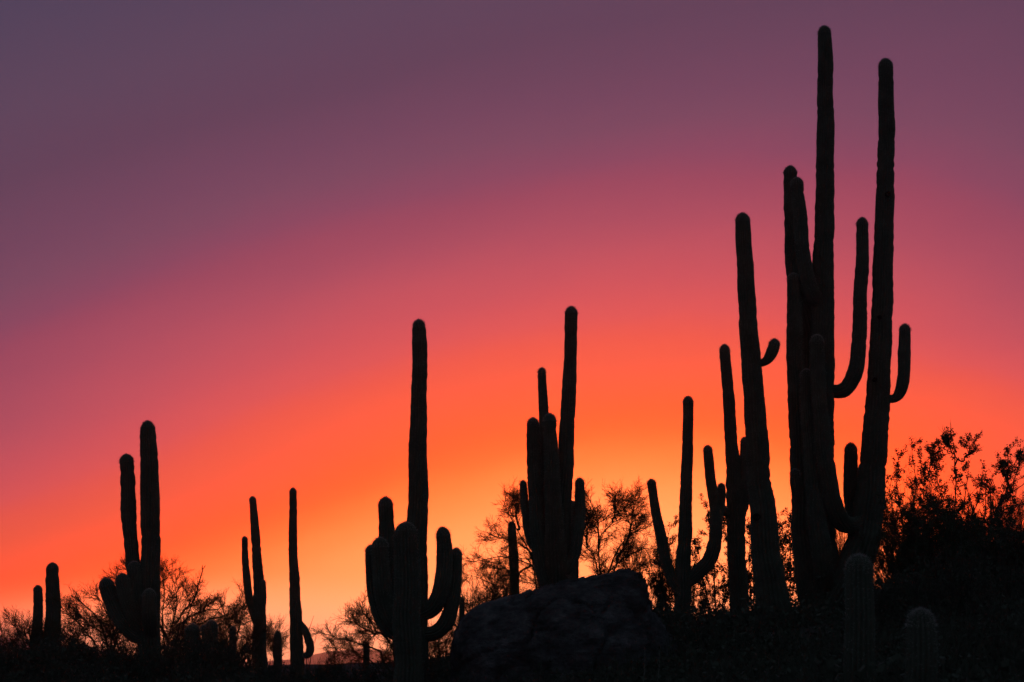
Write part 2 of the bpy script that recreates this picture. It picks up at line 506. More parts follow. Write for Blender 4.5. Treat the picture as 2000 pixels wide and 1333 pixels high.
def saguaro(label, Y, trunk, arms=(), seed=0, wav=0.03, group='saguaros on the desert ridge', holes=(), awav=None):
    """trunk and arms: rows (column, row, width[, metres nearer]) of the photograph from tip to base"""
    rng = np.random.default_rng(seed + 1000)
    def conv(rows):
        o = []
        for q in rows:
            p, m = at(q[0], q[1], Y - (q[3] if len(q) > 3 else 0.0))
            o.append([*p, q[2] * 0.5 * m])
        return np.array(o[::-1])
    tr = conv(trunk)
    g = gz(tr[0][0], tr[0][1])
    if tr[0][2] > g - 0.12:
        tr = np.vstack([[tr[0][0], tr[0][1], g - 0.15, tr[0][3] * 1.04], tr])
    else:
        j = 0
        while j < len(tr) - 2 and tr[j + 1][2] < g - 0.1:
            j += 1
        tr = tr[j:]
    base = np.array([tr[0][0], tr[0][1], g])
    root = thing('saguaro_cactus', label, 'cactus', base, group)
    def put(name, ctrl, wv):
        c = ctrl.copy(); c[:, :3] -= base
        v, f, sv, sf = stem_mesh(c, rng, wv)
        o = mesh_obj(name, v, f, M_SKIN, root, smooth=True)
        sp = mesh_obj('spines', sv, sf, M_SPINE, o); sp['kind'] = 'stuff'
    put('trunk', tr, wav)
    for a in arms:
        put('arm', conv(a), a[0][4] if len(a[0]) > 4 else (awav if awav is not None else wav))
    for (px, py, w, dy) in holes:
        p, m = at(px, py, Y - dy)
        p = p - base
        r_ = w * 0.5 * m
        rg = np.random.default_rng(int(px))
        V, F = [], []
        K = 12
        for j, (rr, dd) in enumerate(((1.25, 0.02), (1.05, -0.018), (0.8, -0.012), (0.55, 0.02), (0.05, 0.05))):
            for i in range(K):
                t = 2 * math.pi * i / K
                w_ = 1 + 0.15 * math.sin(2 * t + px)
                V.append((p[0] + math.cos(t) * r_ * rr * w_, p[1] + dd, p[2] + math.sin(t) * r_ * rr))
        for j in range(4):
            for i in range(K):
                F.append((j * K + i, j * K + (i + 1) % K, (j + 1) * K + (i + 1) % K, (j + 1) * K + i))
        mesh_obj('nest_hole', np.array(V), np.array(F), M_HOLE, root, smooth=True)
    return root

saguaro('tallest saguaro at right, its crowd of long upright arms rising from one base', 33,
    [(1609, 52, 24), (1612, 130, 27), (1613, 250, 30), (1612, 330, 32), (1609, 450, 35), (1607, 560, 39), (1605, 680, 42),
     (1603, 800, 46), (1602, 950, 52), (1605, 1100, 60), (1612, 1215, 70)],
    [[(1730, 116, 25), (1731, 200, 28), (1731, 280, 30), (1728, 400, 33), (1724, 560, 37), (1719, 700, 40), (1713, 800, 44),
      (1706, 900, 49), (1698, 980, 54), (1686, 1050, 60, .05), (1664, 1120, 64, .15), (1636, 1175, 60, .2), (1612, 1212, 50, .1)],
     [(1767, 634, 20, .1), (1767, 690, 22, .1), (1765, 735, 22, .1), (1758, 766, 20, .05), (1746, 779, 15), (1728, 778, 14)],
     [(1684, 426, 20, .1), (1684, 500, 23, .1), (1680, 600, 25, .1), (1676, 690, 27, .1), (1668, 732, 28, .1), (1652, 760, 27, .05), (1630, 765, 24), (1608, 758, 22)],
     [(1544, 325, 24, -.5), (1546, 420, 25, -.5), (1549, 520, 26, -.5), (1566, 588, 36, -.45), (1577, 625, 38, -.4), (1581, 680, 36, -.4), (1584, 770, 32, -.3), (1600, 870, 26)],
     [(1556, 348, 22, .2), (1562, 420, 24, .2), (1570, 500, 26, .2), (1578, 552, 27, .2), (1589, 580, 27, .15), (1606, 596, 22)],
     [(1549, 535, 22, .1), (1551, 600, 26, .1), (1553, 700, 30, .1), (1557, 800, 34, .1), (1563, 900, 38, .1), (1569, 1000, 42, .1), (1574, 1100, 46, .1), (1592, 1200, 48)],
     [(1553, 917, 17, .25), (1554, 945, 20, .25), (1560, 975, 17, .2), (1568, 992, 14, .1)],
     [(1595, 655, 23, .75), (1597, 720, 26, .75), (1602, 800, 28, .75), (1608, 870, 30, .75), (1617, 930, 32, .72), (1628, 985, 33, .65), (1642, 1018, 33, .5), (1660, 1026, 30, .3), (1685, 1020, 24, .1)],
     [(1575, 722, 22, .5), (1578, 800, 26, .5), (1584, 880, 30, .52), (1592, 960, 34, .55), (1601, 1050, 37, .55), (1607, 1110, 37, .5), (1610, 1145, 34, .3), (1612, 1165, 26)],
     [(1661, 866, 23, -.35), (1661, 930, 26, -.35), (1664, 985, 26, -.35), (1674, 1020, 24, -.25), (1690, 1040, 20)]],
    seed=1, wav=0.027, holes=[(1734, 379, 9, .17), (1718, 620, 7, .19), (1709, 742, 8, .21)])
saguaro('leaning thick saguaro left of the tallest one, with one short curved arm', 32,
    [(1449, 417, 26), (1454, 500, 29), (1460, 600, 32), (1466, 690, 35), (1473, 780, 38), (1479, 870, 41), (1485, 950, 44),
     (1492, 1030, 49), (1500, 1110, 55), (1509, 1170, 62), (1514, 1210, 66)],
    [[(1514, 663, 17, .05), (1511, 680, 21, .05), (1503, 698, 19, .05), (1492, 708, 14, .02), (1474, 712, 12)]], seed=2, wav=0.018,
    holes=[(1478, 1010, 12, .2)])
saguaro('slim tall saguaro directly left of the leaning one, among leafy bushes', 37,
    [(1415, 674, 18), (1420, 740, 20), (1426, 820, 22), (1431, 900, 25), (1436, 990, 32), (1438, 1060, 33), (1441, 1130, 34), (1444, 1205, 36)],
    [[(1454, 855, 15), (1455, 900, 17), (1455, 950, 18), (1451, 992, 18), (1440, 1020, 16)],
     [(1412, 988, 10, .1), (1416, 1000, 13, .1), (1426, 1006, 12, .05), (1436, 1008, 10)]], seed=3, wav=0.03)
saguaro('slender saguaro with low arms spread wide in a fork, left of two taller ones', 36,
    [(1344, 775, 18), (1344, 850, 19), (1341, 920, 21), (1339, 1000, 23), (1336, 1080, 26), (1334, 1150, 29), (1333, 1215, 30)],
    [[(1271, 937, 15), (1279, 990, 17), (1289, 1040, 19), (1299, 1090, 20), (1312, 1130, 21), (1332, 1165, 18)],
     [(1382, 871, 16), (1388, 930, 18), (1395, 980, 20), (1399, 1020, 21), (1396, 1060, 24), (1385, 1095, 26), (1362, 1120, 25), (1338, 1140, 22)],
     [(1409, 945, 14, -.05), (1409, 970, 15, -.05), (1405, 1000, 15, -.05), (1399, 1025, 14)]], seed=4)
saguaro('many armed saguaro standing on top of the boulder', 31,
    [(1073, 809, 22, .3), (1076, 870, 25, .3), (1079, 950, 29, .3), (1083, 1040, 35, .25), (1087, 1110, 42, .1), (1089, 1175, 46)],
    [[(1116, 600, 21), (1115, 680, 23), (1112, 760, 25), (1108, 830, 27), (1104, 900, 30), (1100, 960, 32), (1096, 1040, 34), (1093, 1110, 36), (1090, 1160, 34)],
     [(1058, 720, 13, -.2), (1060, 770, 16, -.2), (1063, 830, 18, -.2), (1066, 930, 19, -.2), (1072, 1040, 20, -.15), (1084, 1110, 20)],
     [(1041, 817, 21, .1), (1042, 880, 24, .1), (1045, 950, 26, .1), (1049, 1020, 28, .1), (1056, 1080, 30, .1), (1066, 1125, 32, .05), (1082, 1155, 30)],
     [(1021, 940, 12), (1025, 990, 14), (1031, 1035, 15), (1040, 1065, 14), (1052, 1082, 12)],
     [(1132, 935, 16, .1), (1132, 990, 19, .1), (1130, 1040, 21, .1), (1120, 1085, 23, .1), (1104, 1115, 22, .1), (1090, 1130, 20)]], seed=5, wav=0.025)
saguaro('narrow saguaro column behind the boulder saguaro, its top beside the right arm', 38,
    [(1118, 980, 16), (1119, 1020, 19), (1120, 1080, 20), (1120, 1150, 21)], seed=6)
saguaro('small single column saguaro behind the boulder, left of the many armed one', 44,
    [(1000, 1020, 13), (1002, 1060, 16), (1004, 1120, 17), (1006, 1220, 18)], seed=7, wav=0.02)
saguaro('tall saguaro left of the boulder with paired upturned arms on both sides', 28,
    [(818, 626, 24), (819, 720, 27), (817, 800, 29), (816, 880, 33), (815, 960, 36), (815, 1050, 38), (816, 1150, 38), (816, 1250, 39), (816, 1390, 42)],
    [[(752, 972, 26, -.15), (754, 1020, 28, -.15), (757, 1080, 29, -.15), (763, 1140, 29, -.12), (778, 1190, 27, -.05), (806, 1215, 24)],
     [(741, 1051, 28, .2), (743, 1100, 31, .2), (749, 1160, 32, .2), (762, 1205, 32, .2), (785, 1232, 30, .12), (812, 1240, 26)],
     [(724, 1066, 19), (726, 1110, 22), (732, 1165, 25), (746, 1208, 27), (768, 1234, 27), (805, 1246, 25)],
     [(865, 1031, 23, .1), (868, 1070, 28, .1), (866, 1120, 30, .1), (858, 1160, 31, .1), (843, 1188, 31, .06), (816, 1202, 28)],
     [(891, 1072, 20), (890, 1120, 23), (885, 1170, 26), (872, 1212, 28), (850, 1236, 27), (818, 1240, 24)]], seed=8, wav=0.025, awav=0.015)
saguaro('thick stubby saguaro column right in front of the tall one left of the boulder', 26.6,
    [(791, 1021, 42), (793, 1070, 44), (794, 1130, 46), (795, 1200, 49), (796, 1280, 52), (797, 1390, 56)], seed=9, wav=0.008)
saguaro('saguaro with two tall columns and a fan of fat low arms, towards the left', 34,
    [(287, 823, 26), (290, 870, 30), (292, 930, 33), (294, 1010, 35), (294, 1100, 35), (293, 1200, 37), (290, 1310, 42)],
    [[(246, 888, 24, -.1, .055), (249, 940, 27, -.1), (252, 1000, 27, -.1), (256, 1060, 26, -.1), (262, 1120, 26, -.08), (272, 1180, 26, -.05), (288, 1230, 22)],
     [(261, 1098, 24, .1), (264, 1130, 28, .1), (268, 1175, 28, .1), (276, 1215, 26, .05), (290, 1250, 22)],
     [(237, 1121, 24, .2), (242, 1150, 28, .2), (253, 1185, 29, .2), (268, 1215, 29, .15), (290, 1245, 24)],
     [(205, 1130, 25, .1), (213, 1160, 29, .1), (226, 1193, 30, .1), (244, 1222, 29, .1), (264, 1240, 28, .05), (290, 1252, 24)],
     [(291, 1151, 23, .35), (291, 1180, 25, .35), (292, 1210, 26, .3), (293, 1240, 24, .1)]], seed=10, wav=0.02)
saguaro('taller of the two plain saguaro columns at the far left', 42,
    [(102, 1100, 21), (103, 1135, 24), (104, 1180, 27), (103, 1230, 29), (103, 1305, 31)], seed=11, wav=0.03)
saguaro('shorter slim saguaro column at the far left edge of the group', 43,
    [(73, 1144, 15), (74, 1180, 17), (73, 1220, 18), (71, 1250, 21), (70, 1305, 22)], seed=12, wav=0.02)
saguaro('thin saguaro with one slim left arm and a stub, left of the armless pole', 45,
    [(493, 971, 11), (497, 1020, 15), (501, 1080, 17), (505, 1140, 19), (506, 1200, 23), (508, 1305, 27)],
    [[(478, 1049, 10), (479, 1090, 12), (483, 1140, 14), (489, 1180, 14), (503, 1222, 13)],
     [(513, 1133, 10, .05), (514, 1160, 12, .05), (512, 1190, 13, .03), (508, 1215, 12)]], seed=13, wav=0.03)
saguaro('slim pole saguaro with a single drooping arm curled near its foot', 42,
    [(572, 954, 12), (572, 1000, 14), (572, 1080, 16), (576, 1150, 19), (578, 1210, 22), (579, 1260, 24), (582, 1345, 28)],
    [[(592, 1281, 10, .1), (602, 1279, 13, .1), (606, 1266, 15, .1), (602, 1248, 14, .1), (594, 1228, 12, .08), (580, 1212, 10)]], seed=14, wav=0.03)
saguaro('short single saguaro column between the two thin poles', 46, [(543, 1233, 12), (543, 1260, 14), (542, 1320, 16)], seed=15)
saguaro('tiny saguaro column in the brush left of the paired arm saguaro', 44, [(716, 1255, 10), (716, 1280, 11), (715, 1335, 12)], seed=16)
saguaro('squat domed cactus in the brush, left one of a close pair', 37, [(376, 1219, 24), (376, 1240, 28), (376, 1305, 30)], seed=17, wav=0.02)
saguaro('squat blunt saguaro with a shoulder bump, right one of a close pair', 37, [(413, 1212, 22), (413, 1240, 24), (413, 1305, 25)],
    [[(399, 1222, 10, .05), (400, 1236, 12, .05), (404, 1258, 13, .05), (411, 1276, 12)]], seed=18, wav=0.02)
saguaro('slim fuzzy little cactus half hidden in the bush right of the squat pair', 42, [(455, 1224, 9), (455, 1250, 12), (454, 1310, 13)], seed=19)
saguaro('tiny distant saguaro column tucked between paired arm saguaro and boulder', 40, [(902, 1168, 8), (902, 1200, 10), (901, 1280, 11)], seed=20)
saguaro('young saguaro column in the right foreground before the tallest one', 17,
    [(1680, 1085, 46), (1680, 1130, 50), (1680, 1200, 52), (1680, 1290, 56), (1680, 1420, 60)], seed=21, wav=0.008)
saguaro('shortest young saguaro column at the lower right', 15,
    [(1797, 1191, 46), (1798, 1240, 54), (1799, 1300, 57), (1799, 1420, 60)], seed=22, wav=0.008)

# ------------------------------------------------------------------ boulder and stones
def make_boulder():
    prof = [(872, 1420), (879, 1330), (881, 1290), (884, 1260), (890, 1235), (903, 1210), (925, 1193), (955, 1180), (1000, 1166), (1050, 1152),
            (1100, 1139), (1150, 1128), (1190, 1122), (1222, 1118), (1243, 1121), (1255, 1130), (1260, 1148), (1265, 1172),
            (1279, 1198), (1298, 1228), (1314, 1266), (1328, 1330), (1340, 1420)]
    Yc = 27.2
    m0 = Yc / FPX
    xs_p = np.array([p[0] for p in prof], float); zs_p = np.array([p[1] for p in prof], float)
    L = np.concatenate([[0], np.cumsum(np.hypot(np.diff(xs_p), np.diff(zs_p)))])
    ns = 190
    t = np.linspace(0, L[-1], ns)
    px, py = np.interp(t, L, xs_p), np.interp(t, L, zs_p)
    cx = at(1085, 1300, Yc)[0]
    base_z = gz(cx[0], Yc) - 0.5
    base = np.array([cx[0], Yc, base_z + 0.5])
    K = 110
    V = np.zeros((ns, K, 3))
    for i in range(ns):
        p = at(px[i], py[i], Yc)[0]
        half = 1.5 * math.sin(math.pi * np.clip((px[i] - 868) / (1344 - 868), 0.02, 0.98)) ** 0.45
        top = max(p[2], base_z + 0.02)
        for k in range(K):
            a = math.pi * k / (K - 1)
            ca, sa = math.cos(a), math.sin(a)
            yy = -half * math.copysign(abs(ca) ** 0.75, ca)
            zz = base_z + (top - base_z) * sa ** 0.62
            V[i, k] = (p[0], Yc + yy, zz)
    # ledges, flutes and pits pushed along the outward direction
    cen = np.array([cx[0], Yc, base_z + 0.4])
    for i in range(ns):
        for k in range(K):
            q = V[i, k]
            o = norm(q - cen)
            w = Vector(q)
            d = 0.07 * mnoise.noise(w * 1.1) + 0.035 * mnoise.noise(w * 3.1 + Vector((4, 2, 1))) + 0.016 * mnoise.noise(w * 9)
            band = (q[2] - 0.16 * (q[0] - cx[0])) * 9.0 + 1.6 * mnoise.noise(w * 1.5)
            fr = band - math.floor(band)
            d += (0.050 if px[i] > 1030 else 0.022) * (fr ** 2 - 0.4)
            crack = abs(mnoise.noise(w * 1.6 + Vector((11, 3, 5))))
            d -= 0.10 * max(0, 1 - crack / 0.06)
            V[i, k] = q + o * d
    ix = np.arange(ns * K).reshape(ns, K)
    F = np.stack([ix[:-1, :-1], ix[1:, :-1], ix[1:, 1:], ix[:-1, 1:]], axis=2).reshape(-1, 4)
    o = mesh_obj('boulder', V.reshape(-1, 3) - base, F, M_ROCK, smooth=True)
    o.location = base
    tag(o, 'huge rounded granite boulder with cracked layered top under the many armed saguaro', 'boulder')
make_boulder()

def stone(label, px, py, Y, wpx, seed, group='loose stones on the slope'):
    rng = np.random.default_rng(seed)
    p, m = at(px, py, Y)
    r_ = wpx * 0.5 * m
    x, y = p[0], Y
    z = gz(x, y)
    nu, nv = 22, 14
    V = []
    off = Vector((seed * 3.7, 1.3, 2.2))
    sc = np.array([1.0, rng.uniform(.7, 1.0), rng.uniform(.6, .8)])
    for j in range(nv):
        ph = math.pi * j / (nv - 1)
        for i in range(nu):
            t = 2 * math.pi * i / nu
            d = Vector((math.sin(ph) * math.cos(t), math.sin(ph) * math.sin(t), math.cos(ph)))
            k = 1 + 0.28 * mnoise.noise(d * 1.4 + off) + 0.12 * mnoise.noise(d * 3.5 + off)
            V.append(np.array(d) * sc * r_ * k)
    ix = np.arange(nu * nv).reshape(nv, nu); jx = np.roll(ix, -1, axis=1)
    F = np.stack([ix[:-1], ix[1:], jx[1:], jx[:-1]], axis=2).reshape(-1, 4)
    o = mesh_obj('stone', np.array(V), F, M_ROCK, smooth=True)
    o.location = (x, y, z + r_ * 0.25); o.rotation_euler = (0, 0, rng.uniform(0, 6))
    tag(o, label, 'stone', group)
stone('pale stone lying between the two young foreground saguaros', 1738, 1290, 17.5, 46, 1)
stone('smaller stone at the left foot of the young foreground saguaro', 1640, 1285, 18, 30, 2)
stone('flat stone close left of the shortest young saguaro', 1765, 1300, 17, 28, 3)
stone('stone on the slope below the leaning saguaro', 1500, 1255, 28, 40, 4)
stone('stone half buried right of the big boulder', 1352, 1262, 27, 44, 5)

# ------------------------------------------------------------------ trees and shrubs
def palo_verde_meshes(seed, limbs=5, dense=1.0):
    """a unit-high palo verde: limbs in one mesh, the brush of fine twigs in another"""
    rng = np.random.default_rng(seed)
    a = np.linspace(0, 2 * math.pi, limbs, endpoint=False) + rng.uniform(-.4, .4, limbs)
    tilt = rng.uniform(0.3, 1.2, limbs)
    D = np.stack([np.sin(tilt) * np.cos(a), np.sin(tilt) * np.sin(a), np.cos(tilt)], 1)
    g0 = grow(rng, np.zeros((limbs, 3)) + np.array([0, 0, -0.05]), D, rng.uniform(.55, .85, limbs), np.full(limbs, .018), 9, .15, .0, .4)
    P, D, r, t = children(rng, g0, 8, .2, .65)
    g1 = grow(rng, P, D, rng.uniform(.26, .5, len(P)) * (1.15 - .5 * t), r * .6, 7, .17, .02, .4)
    P, D, r, t = children(rng, g1, int(9 * dense), .12, .6)
    g2 = grow(rng, P, D, rng.uniform(.12, .24, len(P)), np.full(len(P), .0026), 5, .18, .03, .5)
    P, D, r, t = children(rng, g2, int(8 * dense), .1, .55)
    g3 = grow(rng, P, D, rng.uniform(.05, .12, len(P)), np.full(len(P), .0013), 2, .15, .06, .6)
    P, D, r, t = children(rng, g3, 4, .2, .5)
    g4 = grow(rng, P, D, rng.uniform(.02, .05, len(P)), np.full(len(P), .0009), 1, .1, .1, .6)
    T = [np.concatenate(z) for z in zip(segs(g0), segs(g1))]
    C = [np.concatenate(z) for z in zip(segs(g2), segs(g3), segs(g4))]
    top = np.percentile(C[1][:, 2], 99.5)
    k = 1.0 / top
    out = [np.percentile(np.abs(C[1][:, 0]), 96) * k]
    for q, n, nm, mat in ((T, 5, 'trunk', M_BARK), (C, 3, 'crown', M_TWIG)):
        v, f = tubes(q[0] * k, q[1] * k, q[2] * k, q[3] * k, n)
        me = set_mesh(bpy.data.meshes.new(nm), v, f, n > 3); me.materials.append(mat)
        out.append((nm, me))
    return out

def creosote_meshes(seed, stems=13, leaf=0.0125, dense=1.0, thin=0.0):
    rng = np.random.default_rng(seed)
    a = rng.uniform(0, 2 * math.pi, stems); tilt = rng.uniform(0.08, 0.75, stems)
    D = np.stack([np.sin(tilt) * np.cos(a), np.sin(tilt) * np.sin(a), np.cos(tilt)], 1)
    P0 = rng.normal(0, .03, (stems, 3)) * np.array([1, 1, 0]) + np.array([0, 0, -.04])
    g0 = grow(rng, P0, D, rng.uniform(.6, .98, stems), np.full(stems, .009), 8, .10, .04, .35)
    P, D, r, t = children(rng, g0, 8, .25, .55)
    g1 = grow(rng, P, D, rng.uniform(.14, .32, len(P)), r * .6, 5, .14, .10, .4)
    P, D, r, t = children(rng, g1, 5, .2, .55)
    g2 = grow(rng, P, D, rng.uniform(.05, .11, len(P)), np.full(len(P), .0018), 3, .14, .08, .6)
    S = [np.concatenate(z) for z in zip(segs(g0), segs(g1), segs(g2))]
    P, D, r, t = children(rng, g2, int(7 * dense), .25, .7)
    P = P + D * .008
    top = np.percentile(P[:, 2], 99.5); k = 1.0 / top
    cl = mnoise_mask(P, 9.0, seed, thin)
    P = P[cl]
    v, f = tubes(S[0] * k, S[1] * k, S[2] * k, S[3] * k, 4)
    me = set_mesh(bpy.data.meshes.new('stems'), v, f, True); me.materials.append(M_STEM)
    lp = np.repeat(P * k, 3, axis=0) + rng.normal(0, .009, (len(P) * 3, 3))
    lv, lf = leaf_quads(rng, lp, leaf, 1.35)
    ml = set_mesh(bpy.data.meshes.new('foliage'), lv, lf); ml.materials.append(M_LEAF)
    return [np.percentile(np.abs(P[:, 0]), 96) * k, ('stems', me), ('foliage', ml)]

def mnoise_mask(P, f, seed, thr=-0.28):
    o = Vector((seed * 1.7, 3.1, 0.4))
    return np.array([mnoise.noise(Vector(p) * f + o) > thr for p in P])

def shrub_meshes(seed, leaf=0.035):
    """a unit-high rounded low shrub with bare twig tips"""
    rng = np.random.default_rng(seed)
    n = 26
    a = rng.uniform(0, 2 * math.pi, n); tilt = np.arccos(rng.uniform(0.12, 1.0, n))
    D = np.stack([np.sin(tilt) * np.cos(a), np.sin(tilt) * np.sin(a), np.cos(tilt)], 1)
    g0 = grow(rng, np.zeros((n, 3)) + np.array([0, 0, -.03]), D, rng.uniform(.55, .85, n), np.full(n, .010), 6, .14, .03, .4)
    P, D, r, t = children(rng, g0, 7, .25, .6)
    g1 = grow(rng, P, D, rng.uniform(.15, .34, len(P)), r * .5, 4, .16, .06, .4)
    P, D, r, t = children(rng, g1, 5, .2, .6)
    g2 = grow(rng, P, D, rng.uniform(.06, .16, len(P)), np.full(len(P), .0024), 2, .14, .08, .5)
    S = [np.concatenate(z) for z in zip(segs(g0), segs(g1), segs(g2))]
    P, D, r, t = children(rng, g2, 4, .1, .7)
    P = P[mnoise_mask(P, 5.0, seed)]
    k = 1.0 / np.percentile(S[1][:, 2], 99.5)
    v, f = tubes(S[0] * k, S[1] * k, S[2] * k, S[3] * k, 3)
    me = set_mesh(bpy.data.meshes.new('stems'), v, f, True); me.materials.append(M_STEM)
    lv, lf = leaf_quads(rng, P * k, leaf)
    ml = set_mesh(bpy.data.meshes.new('foliage'), lv, lf); ml.materials.append(M_SHRUB)
    return [np.percentile(np.abs(S[1][:, 0]), 96) * k, ('stems', me), ('foliage', ml)]

PALO = [palo_verde_meshes(11, 5), palo_verde_meshes(12, 6), palo_verde_meshes(13, 4, 1.15), palo_verde_meshes(15, 7)]
CREO = [creosote_meshes(21), creosote_meshes(22, 15), creosote_meshes(23, 10, 0.014), creosote_meshes(24, 20, .013, 1.3, -0.3)]
SHRB = [shrub_meshes(31), shrub_meshes(32), shrub_meshes(33)]

def plant(name, cat, label, group, parts, px, top, Y, hw, rz=0.0):
    """px, top: where the photograph shows the middle and the highest sprig; hw: half the spread in pixels"""
    p, m = at(px, top, Y)
    z = gz(p[0], Y)
    h = max(p[2] - z, 0.12)
    w = hw * m / parts[0] * (1.2 if name == 'palo_verde_tree' else 1.0)
    root = thing(name, label, cat, (p[0], Y, z), group, rz, (w, w, h))
    for nm, me in parts[1:]:
        o = bpy.data.objects.new(nm, me); COL.objects.link(o); o.parent = root
        if nm in ('crown', 'foliage'):
            o['kind'] = 'stuff'
    return root
def palo(label, px, top, Y, v, hw, rz=0.0):
    return plant('palo_verde_tree', 'tree', label, 'palo verde trees on the ridge', PALO[v], px, top, Y, hw, rz)
def creo(label, px, top, Y, v, hw, rz=0.0):
    return plant('creosote_bush', 'bush', label, 'leafy bushes on the ridge', CREO[v], px, top, Y, hw, rz)
def shrub(label, px, top, Y, v, hw, rz=0.0):
    return plant('desert_shrub', 'shrub', label, 'low dark shrubs covering the slope', SHRB[v], px, top, Y, hw, rz)

def traced(name, cat, label, group, Y, lines, seed, leafy=False, dense=1.0):
    """a tree or bush whose main limbs follow lines of the photograph, spread in depth; all finer growth is random"""
    rng = np.random.default_rng(seed)
    p0 = at(lines[0][0][0], lines[0][0][1], Y)[0]
    base = np.array([p0[0], Y, gz(p0[0], Y)])
    pts = np.zeros((len(lines), 10, 3))
    for i, ln in enumerate(lines):
        ln = np.array(ln, float)
        L = np.concatenate([[0], np.cumsum(np.hypot(*np.diff(ln, axis=0).T))])
        t = np.linspace(0, L[-1], 10)
        far = rng.uniform(-0.9, 0.9)
        lead = 0.0 if i == 0 or np.hypot(*(ln[0] - np.array(lines[0][0]))) < 25 else 0.25
        for j in range(10):
            q = at(np.interp(t[j], L, ln[:, 0]), np.interp(t[j], L, ln[:, 1]), Y + far * (lead + j / 9.0 * (1 - lead)))[0]
            pts[i, j] = q + rng.normal(0, .012, 3) * (j > 0)
        if lead == 0.0:
            pts[i, 0] = base + np.array([rng.normal(0, .03), rng.normal(0, .03), -.06])
    for i in range(1, len(lines)):
        if np.hypot(*(np.array(lines[i][0]) - np.array(lines[0][0]))) >= 25:
            other = pts[:i].reshape(-1, 3)
            node = other[np.argmin(np.hypot(other[:, 0] - pts[i, 0, 0], other[:, 2] - pts[i, 0, 2]))]
            pts[i, :, 1] += node[1] - pts[i, 0, 1]
            pts[i, 0] = node
    pts -= base
    dirs = np.zeros_like(pts); dirs[:, 1:] = norm(np.diff(pts, axis=1)); dirs[:, 0] = dirs[:, 1]
    root = thing(name, label, cat, base, group)
    n = len(lines)
    if not leafy:
        g0 = (pts, dirs, np.linspace(.028, .006, 10)[None] * rng.uniform(.75, 1.1, (n, 1)))
        P, D, r, t = children(rng, g0, int(9 * dense), .22, .75)
        g1 = grow(rng, P, D, rng.uniform(.22, .50, len(P)) * (1.2 - .5 * t), np.minimum(r * .6, .010), 7, .18, .03, .4)
        P, D, r, t = children(rng, g1, 9, .1, .65)
        P2, D2, r2, t2 = children(rng, g0, int(9 * dense), .45, .7)
        P, D = np.concatenate([P, P2]), np.concatenate([D, D2])
        g2 = grow(rng, P, D, rng.uniform(.12, .30, len(P)), np.full(len(P), .0042), 5, .18, .04, .5)
        P, D, r, t = children(rng, g2, 8, .1, .6)
        g3 = grow(rng, P, D, rng.uniform(.06, .16, len(P)), np.full(len(P), .0021), 2, .15, .06, .6)
        P, D, r, t = children(rng, g3, 4, .2, .55)
        g4 = grow(rng, P, D, rng.uniform(.02, .06, len(P)), np.full(len(P), .0015), 1, .1, .08, .6)
        T = [np.concatenate(z) for z in zip(segs(g0), segs(g1))]
        C = [np.concatenate(z) for z in zip(segs(g2), segs(g3), segs(g4))]
        v, f = tubes(*T, 5)
        mesh_obj('trunk', v, f, M_BARK, root, smooth=True)
        v, f = tubes(*C, 3)
        mesh_obj('crown', v, f, M_TWIG, root)['kind'] = 'stuff'
    else:
        g0 = (pts, dirs, np.linspace(.018, .005, 10)[None] * rng.uniform(.75, 1.1, (n, 1)))
        P, D, r, t = children(rng, g0, int(10 * dense), .3, .65)
        g1 = grow(rng, P, D, rng.uniform(.14, .36, len(P)) * (1.25 - .5 * t), np.minimum(r * .6, .007), 5, .16, .08, .4)
        P, D, r, t = children(rng, g1, 5, .25, .6)
        P2, D2, r2, t2 = children(rng, g0, 10, .6, .6)
        P, D = np.concatenate([P, P2]), np.concatenate([D, D2])
        g2 = grow(rng, P, D, rng.uniform(.07, .17, len(P)), np.full(len(P), .0032), 3, .15, .06, .5)
        S = [np.concatenate(z) for z in zip(segs(g0), segs(g1), segs(g2))]
        v, f = tubes(*S, 4)
        mesh_obj('stems', v, f, M_STEM, root, smooth=True)
        P, D, r, t = children(rng, g2, 7, .3, .8)
        P = P[mnoise_mask(P, 4.5, seed, -0.25 if dense > 1.1 else -0.08)]
        lp = np.repeat(P, 4, axis=0) + rng.normal(0, .020, (len(P) * 4, 3))
        v, f = leaf_quads(rng, lp, .022, 1.4)
        mesh_obj('foliage', v, f, M_LEAF, root)['kind'] = 'stuff'
    return root
GP, GB = 'palo verde trees on the ridge', 'leafy bushes on the ridge'
traced('palo_verde_tree', 'tree', 'fine twigged palo verde between the plain columns and the saguaro with fat low arms', GP, 39,
    [[(216, 1300), (205, 1240), (190, 1205), (165, 1180), (138, 1164)], [(216, 1300), (225, 1235), (206, 1192), (190, 1166)], [(212, 1300), (180, 1250), (150, 1215), (125, 1192)], [(220, 1300), (229, 1245), (222, 1200)], [(205, 1300), (165, 1265), (128, 1242)], [(205, 1240), (180, 1225), (150, 1200)]], 201, False, 1.0)
traced('palo_verde_tree', 'tree', 'fine twigged palo verde spreading right behind the saguaro with fat low arms', GP, 40,
    [[(322, 1300), (332, 1240), (346, 1190), (342, 1150), (334, 1118)], [(330, 1300), (356, 1212), (390, 1197), (420, 1190), (442, 1178)], [(322, 1300), (318, 1200), (321, 1150), (318, 1118)], [(330, 1300), (372, 1228), (412, 1208), (448, 1202), (470, 1190)], [(318, 1300), (282, 1220), (245, 1150), (222, 1122)], [(340, 1225), (366, 1182), (386, 1150)], [(300, 1300), (270, 1210), (258, 1140), (250, 1108)], [(330, 1250), (300, 1195), (305, 1150), (330, 1130)]], 202, False, 1.0)
